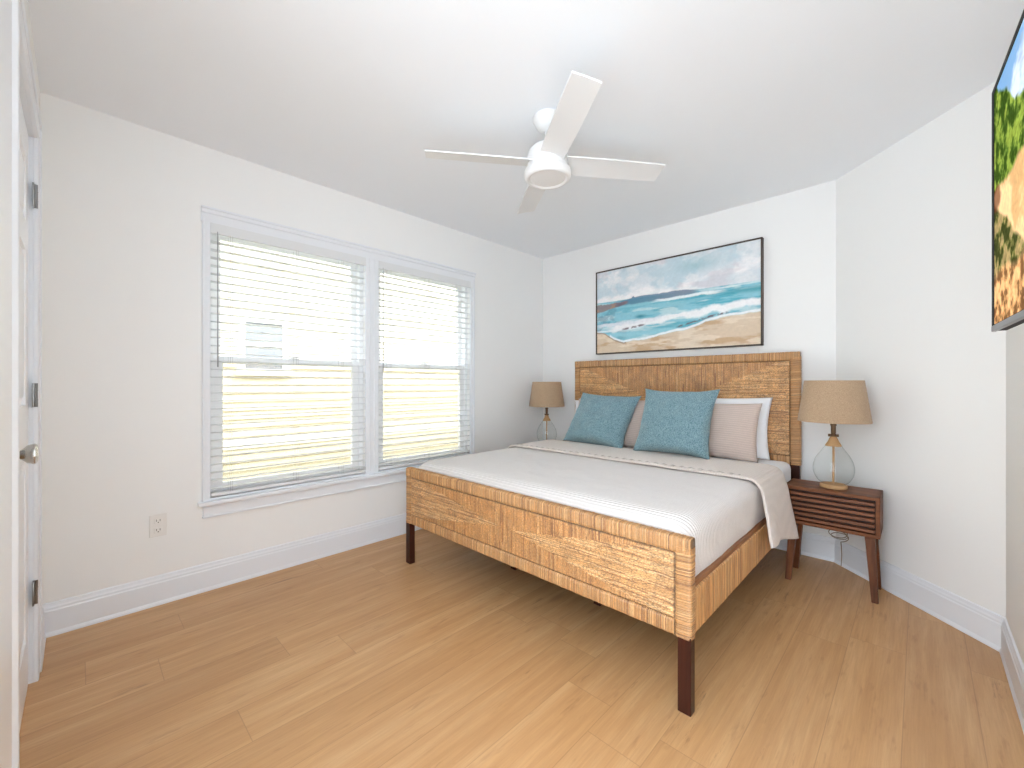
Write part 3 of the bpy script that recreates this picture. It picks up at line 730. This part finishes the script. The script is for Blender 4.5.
for k in range(nz):
    bm = bmesh.new(); z = za+st*k+.002
    prism(bm, [(y0+.004, z), (y0+.001, z+.003), (y0+.003, z+st*.55), (y0+.026, z+st*.55+.002), (y0+.026, z)], 0, -hw+t+.004, hw-t-.004)
    obj('slat', bm, M['walnut'], dr)
for sx_, sy_ in ((-1,-1), (1,-1), (-1,1), (1,1)):
    bm = bmesh.new()
    tx, ty = sx_*(hw-.042), sy_*.082; bx, by = sx_*(hw-.020), sy_*.106
    vs0 = []
    for (cx, cy, z, h) in ((bx, by, 0, .014), (tx, ty, zb+.001, .021)):
        vs0.append([bm.verts.new((cx+a*h, cy+b*h*.95, z)) for a, b in ((-1,-1), (1,-1), (1,1), (-1,1))])
    a, b = vs0
    bm.faces.new(list(reversed(a))); bm.faces.new(b)
    for i in range(4): bm.faces.new((a[i], a[(i+1)%4], b[(i+1)%4], b[i]))
    bmesh.ops.bevel(bm, geom=bm.edges[:], offset=.002, segments=2, affect='EDGES')
    obj('leg', bm, M['walnut_z'], ns)
n2 = copy_tree(ns); n2.location = (-2.578, 3.02, 0)
n2['label'] = 'walnut nightstand in the window corner, only its top edge showing past the bed'

# ------------------------------------------------------------------ lamps
LG = 'glass table lamps on the nightstands'
def lamp(loc, label):
    e = empty('table_lamp', loc, label, 'table lamp', LG)
    bm = bmesh.new(); lathe(bm, [(.0,0), (.060,0), (.064,.003), (.064,.015), (.059,.021), (.030,.023), (.0,.023)], 40); bmesh.ops.recalc_face_normals(bm, faces=bm.faces[:]); obj('base', bm, M['light_wood'], e, True, 40)
    bm = bmesh.new()
    gp = [(.040,.020), (.058,.026), (.076,.044), (.090,.072), (.0955,.100), (.094,.128), (.086,.158), (.072,.186), (.056,.210), (.043,.230), (.035,.246)]
    # smooth the profile
    P = []; 
    for i in range(len(gp)-1):
        p0 = gp[max(i-1,0)]; p1 = gp[i]; p2 = gp[i+1]; p3 = gp[min(i+2, len(gp)-1)]
        for k in range(3):
            t_ = k/3; P.append(tuple(.5*((2*p1[c])+(-p0[c]+p2[c])*t_+(2*p0[c]-5*p1[c]+4*p2[c]-p3[c])*t_**2+(-p0[c]+3*p1[c]-3*p2[c]+p3[c])*t_**3) for c in (0,1)))
    P.append(gp[-1]); lathe(bm, P, 56); bmesh.ops.recalc_face_normals(bm, faces=bm.faces[:]); obj('glass_body', bm, M['lamp_glass'], e, True)
    bm = bmesh.new(); lathe(bm, [(.0375,.236), (.038,.241), (.026,.262), (.018,.282), (.013,.290), (.0,.291)], 32); bmesh.ops.recalc_face_normals(bm, faces=bm.faces[:]); obj('neck_cap', bm, M['light_wood'] , e, True, 40)
    bm = bmesh.new(); tube(bm, [(0,0,.02), (0,0,.27)], .0055, 12); obj('centre_rod', bm, M['light_wood'], e, True, 40)
    bm = bmesh.new(); lathe(bm, [(.0,.290), (.014,.290), (.014,.302), (.010,.306), (.012,.312), (.012,.350), (.015,.352), (.015,.362), (.0,.364)], 24); bmesh.ops.recalc_face_normals(bm, faces=bm.faces[:])
    tube(bm, [(-.019,0,.296), (.019,0,.296)], .0025, 8)
    for s in (-1, 1): lathe(bm, [(.0,.288), (.006,.289), (.006,.303), (.0,.304)], 12, (s*.019,0,0))
    so = obj('socket', bm, M['bronze'], e, True, 40)
    bm = bmesh.new(); lathe(bm, [(.169,.374), (.1695,.376), (.1375,.606), (.137,.608), (.1335,.608), (.1340,.605), (.166,.376), (.169,.374)], 72)
    bmesh.ops.recalc_face_normals(bm, faces=bm.faces[:]); sh = obj('lamp_shade', bm, M['burlap'], e, True, 40)
    bm = bmesh.new()
    for k in range(3):
        a = R(30+120*k); tube(bm, [(0,0,.592), (.134*math.cos(a), .134*math.sin(a), .592)], .0015, 6)
    tube(bm, [(0,0,.36), (0,0,.60)], .003, 8); lathe(bm, [(0,.594), (.006,.595), (.006,.601), (0,.602)], 16)
    obj('shade_carrier', bm, M['bronze'], sh, True, 40)
    bm = bmesh.new(); lathe(bm, [(.0,.364), (.012,.366), (.013,.385), (.022,.410), (.030,.435), (.028,.458), (.016,.474), (.0,.478)], 24); bmesh.ops.recalc_face_normals(bm, faces=bm.faces[:]); obj('bulb', bm, M['white_linen'], e, True)
    return e
l1 = lamp((-.352, 2.985, .548), 'glass teardrop lamp with burlap shade on the slatted nightstand right of the bed')
pts = []
for k in range(60):
    t_ = k/59; a = t_*math.pi*2*2.5
    pts.append((.0+.05*math.sin(a)*(1-t_*.3)+.02*t_, .128+.012*math.cos(a*1.3), -.285-.03*t_+.024*math.cos(a)))
pts = [(0,.05,.012), (0,.122,.012), (0,.135,-.02), (-.01,.135,-.25)] + pts + [(.02,.14,-.36), (.022,.15,-.42), (.018,.16,-.49)]
bm = bmesh.new(); tube(bm, pts, .0022, 6); obj('cord', bm, M['cord_gold'], l1, True)
l2 = copy_tree(l1); l2.location = (-2.565, 3.12, .548); l2['label'] = 'glass teardrop lamp with burlap shade in the window corner beyond the bed'
for ch in list(l2.children):
    if ch.name.startswith('cord'): bpy.data.objects.remove(ch)

# ------------------------------------------------------------------ wall art
ax0, ax1, az0, az1 = -2.150, -.790, 1.408, 2.166
art = empty('framed_painting', ((ax0+ax1)/2, YH, az0), 'wide seascape painting of surf and sandy beach, thin dark frame, above the headboard', 'painting')
cw = (ax1-ax0)/2; ch_ = az1-az0
bm = bmesh.new(); fd = .042; ft = .010
box(bm, (-cw, -fd, 0), (-cw+ft, -.001, ch_), .001); box(bm, (cw-ft, -fd, 0), (cw, -.001, ch_), .001)
box(bm, (-cw, -fd, 0), (cw, -.001, ft), .001); box(bm, (-cw, -fd, ch_-ft), (cw, -.001, ch_), .001)
obj('frame', bm, M['frame_brown'], art)
bm = bmesh.new(); box(bm, (-cw+ft, -.030, ft), (cw-ft, -.004, ch_-ft)); obj('stretcher', bm, M['white_linen'], art)
nx_, nz_ = 560, 310
s_, t_ = np.meshgrid(np.linspace(0, 1, nx_), np.linspace(0, 1, nz_), indexing='ij')   # t from the top
def seascape(s, t):
    n1 = fbm(s*5, t*5, 1); n2 = fbm(s*14, t*9, 4); n3 = fbm(s*40, t*22, 7); st = fbm(s*6+t*3, t*34, 9)
    dg = fbm(s*3.2-t*1.5, t*5+s*2.4, 12)
    img = np.ones(s.shape+(3,))*lin(214,222,228)
    img = lay(img, lin(242,240,242), sstep(.38,.58,dg)); img = lay(img, lin(184,208,218), sstep(.52,.70,n1)*.7)
    img = lay(img, lin(206,200,208), sstep(.55,.68,fbm(s*5+3, t*6-s*2, 20))*.5); img = lay(img, lin(150,190,200), sstep(.13,.0,np.hypot((s-.68)/1.6, t-.12))*.7)
    img = lay(img, lin(240,238,238), sstep(.55,.7,n2)*.35)
    hz = .375+.02*s
    sea = sstep(hz-.006, hz+.006, t+ (n3-.5)*.01)
    w_ = np.ones(s.shape+(3,))*lin(140,198,212); w_ = lay(w_, lin(84,172,192), sstep(.45,.65,st)*(.4+.6*s)); w_ = lay(w_, lin(196,220,224), sstep(.5,.66,fbm(s*7,t*26,15))*.8)
    w_ = lay(w_, lin(46,148,166), sstep(.05,.0,np.abs(t-(hz+.07)))*sstep(.45,.95,s)*.7)
    w_ = lay(w_, lin(40,128,152), sstep(.035,.0,np.hypot((s-.32)*.6, t-.60))*.9)
    w_ = lay(w_, lin(86,120,150), sstep(.52,.64,n2)*sstep(.35,.0,s)*.5)
    img = img*(1-sea[..., None])+w_*sea[..., None]
    # headland
    hl = .40-.035*np.exp(-((s-.33)/.13)**2)-.03*np.exp(-((s-.55)/.12)**2)-.02*np.exp(-((s-.27)/.008)**2)+(n3-.5)*.012
    m_ = sstep(hl-.005, hl+.005, t)*sstep(.455+.0*s, .43, t+(n2-.5)*.02+.09*np.clip(s-.42,0,1))*sstep(.15,.2,s)*sstep(.70,.62,s)
    img = lay(img, lin(84,130,156), m_*.9); img = lay(img, lin(132,142,160), m_*sstep(.3,.6,s)*.8)
    # rocks left
    rk = sstep(.395, .41, t+(n3-.5)*.03+.0*s)*sstep(.51-.3*s, .49-.3*s, t+(n2-.5)*.03)*sstep(.25,.2,s)
    img = lay(img, lin(140,122,122), rk*.9); img = lay(img, lin(176,142,122), rk*sstep(.5,.65,n2)); img = lay(img, lin(84,80,110), rk*sstep(.10,.2,s)*.7)
    # foam lines
    def foam(c, wd, a0, a1, k=1.0, sd=30):
        d = np.abs(t-c+(fbm(s*16, t*10, sd)-.5)*wd*1.4); return sstep(wd, wd*.35, d)*sstep(a0-.05, a0+.05, s)*sstep(a1+.05, a1-.05, s)*k
    img = lay(img, lin(240,244,246), foam(.455-.02*s, .022, .42, .80, .9)); img = lay(img, lin(240,244,246), foam(.405-.0*s, .012, .78, 1.1, .5, 33))
    img = lay(img, lin(244,243,245), foam(.72-.13*s, .055, .10, 1.1, .95, 36)); img = lay(img, lin(232,232,238), foam(.67-.06*s, .03, .0, .45, .8, 39))
    img = lay(img, lin(150,205,218), foam(.80-.02*s, .035, -.1, .55, .8, 41)); img = lay(img, lin(235,242,246), foam(.735, .014, -.1, .3, .8, 52))
    # sand
    sb = np.interp(s, [0,.06,.13,.2,.35,.5,.62,.72,.85,1.0], [.735,.76,.845,.885,.865,.815,.80,.735,.70,.685])+(n2-.5)*.03
    sd_ = sstep(sb-.008, sb+.008, t); sc = np.ones(s.shape+(3,))*lin(216,196,172); sc = lay(sc, lin(198,164,128), sstep(.45,.62,fbm(s*5,t*13,44))*.9); sc = lay(sc, lin(232,216,196), sstep(.52,.66,fbm(s*8,t*20,47))*.8)
    img = img*(1-sd_[..., None])+sc*sd_[..., None]
    img = lay(img, lin(244,246,248), sstep(.02,.004,np.abs(t-sb+.012))*(s > .1)*.9); img = lay(img, lin(150,124,110), sstep(.014,.0,np.abs(t-sb-.008))*(s < .22)*.8)
    for (a, b, c0, c1, k) in ((.19,.35,.735,.70,.9), (.55,.72,.765,.70,.8), (.70,.86,.70,.655,.95)):
        c = c0+(c1-c0)*(s-a)/(b-a); d = np.abs(t-c+(n3-.5)*.02); img = lay(img, lin(108,92,100), sstep(.016,.003,d)*sstep(a-.01,a+.02,s)*sstep(b+.01,b-.02,s)*k*sstep(.3,.5,n3))
    return img*(.94+.12*fbm(s*90, t*50, 60, 3))[..., None]
P = np.stack([-cw+ft+s_*(2*cw-2*ft), np.full_like(s_, -.0335), ch_-ft-t_*(ch_-2*ft)], -1)
grid_mesh('canvas', P[:, ::-1], M['art'], art, np.clip(seascape(s_, t_), 0, 1)[:, ::-1])

# ------------------------------------------------------------------ television
TW, TH = 1.16, .658
tv = empty('television', (.146, 1.76, 1.282), 'wall mounted flat television showing a sandy green hillside, at the right edge', 'television', rotz=R(2.86))
# local: -y runs toward the camera, screen faces -x
bm = bmesh.new(); box(bm, (.002, -TW, 0), (.026, 0, TH), .003)
for (a, b) in (((0,-TW,0), (.004,-TW+.008,TH)), ((-.001,-.026,0), (.004,0,TH)), ((-.001,-TW,TH-.014), (.004,-.026,TH)), ((0,-TW,0), (.004,0,.004))): box(bm, (-.002+a[0], a[1], a[2]), (b[0], b[1], b[2]))
obj('bezel', bm, M['black'], tv)
bm = bmesh.new(); box(bm, (-.004, -TW, -.002), (.006, 0, .014), .002); obj('bottom_trim', bm, M['tv_edge'], tv)
bm = bmesh.new(); box(bm, (-.003, -TW, TH-.002), (.024, .0, TH+.003), .001); obj('top_trim', bm, M['tv_edge'], tv)
bm = bmesh.new(); box(bm, (.024, -TW+.14, .03), (.055, -.14, .40), .012, 3); obj('rear_housing', bm, M['black'], tv)
bm = bmesh.new()
box(bm, (.05, -.80, .15), (.062, -.36, .45), .002); box(bm, (.06, -.62, .26), (.080, -.54, .34), .002)
obj('wall_bracket', bm, M['black'], tv)
n1_, n2_ = 420, 260
s_, t_ = np.meshgrid(np.linspace(0, 1, n1_), np.linspace(0, 1, n2_), indexing='ij')
def hill(s, t):
    n1 = fbm(s*9, t*6, 70); n2 = fbm(s*34, t*22, 73); n3 = fbm(s*110, t*70, 76, 3)
    img = np.ones(s.shape+(3,))*lin(120,160,200); img = lay(img, lin(212,220,230), sstep(.45,.66,n1)*.85); img = lay(img, lin(150,165,185), sstep(.5,.7,fbm(s*12,t*14,79))*.6)
    rg = -.02+1.0*s+.06*(fbm(s*14, s*0+1, 80)-.5)+(n2-.5)*.04
    g = sstep(rg-.01, rg+.01, t); gc = np.ones(s.shape+(3,))*lin(84,110,42); gc = lay(gc, lin(136,156,64), sstep(.5,.62,n2)); gc = lay(gc, lin(40,62,20), sstep(.52,.4,n2)*.8); gc = gc*(.6+.8*n3)[..., None]
    img = img*(1-g[..., None])+gc*g[..., None]
    db = .43+.10*s-.35*s*s+(fbm(s*16, t*6, 84)-.5)*.06
    d = sstep(db-.01, db+.02, t); dc = np.ones(s.shape+(3,))*lin(232,200,150); dc = lay(dc, lin(205,165,115), sstep(.5,.65,n1)); dc = dc*(.85+.3*n3)[..., None]
    img = img*(1-d[..., None])+dc*d[..., None]
    bt_ = .49+.9*s+(n1-.5)*.12; b = sstep(bt_, bt_+.03, t)*sstep(.84,.78,t+(n1-.5)*.1); bc = np.ones(s.shape+(3,))*lin(112,112,62); bc = lay(bc, lin(160,140,95), sstep(.5,.6,n2)); bc = lay(bc, lin(60,66,34), sstep(.5,.4,n2)); bc = bc*(.55+.9*n3)[..., None]
    img = img*(1-b[..., None])+bc*b[..., None]
    e = sstep(.78,.82,t+(n1-.5)*.08); ec = np.ones(s.shape+(3,))*lin(196,148,98); ec = lay(ec, lin(222,184,130), sstep(.48,.6,n2)); ec = lay(ec, lin(120,84,54), sstep(.48,.38,n2)); ec = ec*(.7+.6*n3)[..., None]
    img = img*(1-e[..., None])+ec*e[..., None]
    r = sstep(.05,.03,np.hypot(s-.03, (t-.47)*.8)+(n2-.5)*.03); img = lay(img, lin(110,50,35), r*.8)
    return img
P = np.stack([np.full_like(s_, -.0015), -.026-s_*(TW-.035), TH-.014-t_*(TH-.030)], -1)
grid_mesh('screen', P, M['tv_screen'], tv, np.clip(hill(s_, t_), 0, 1))
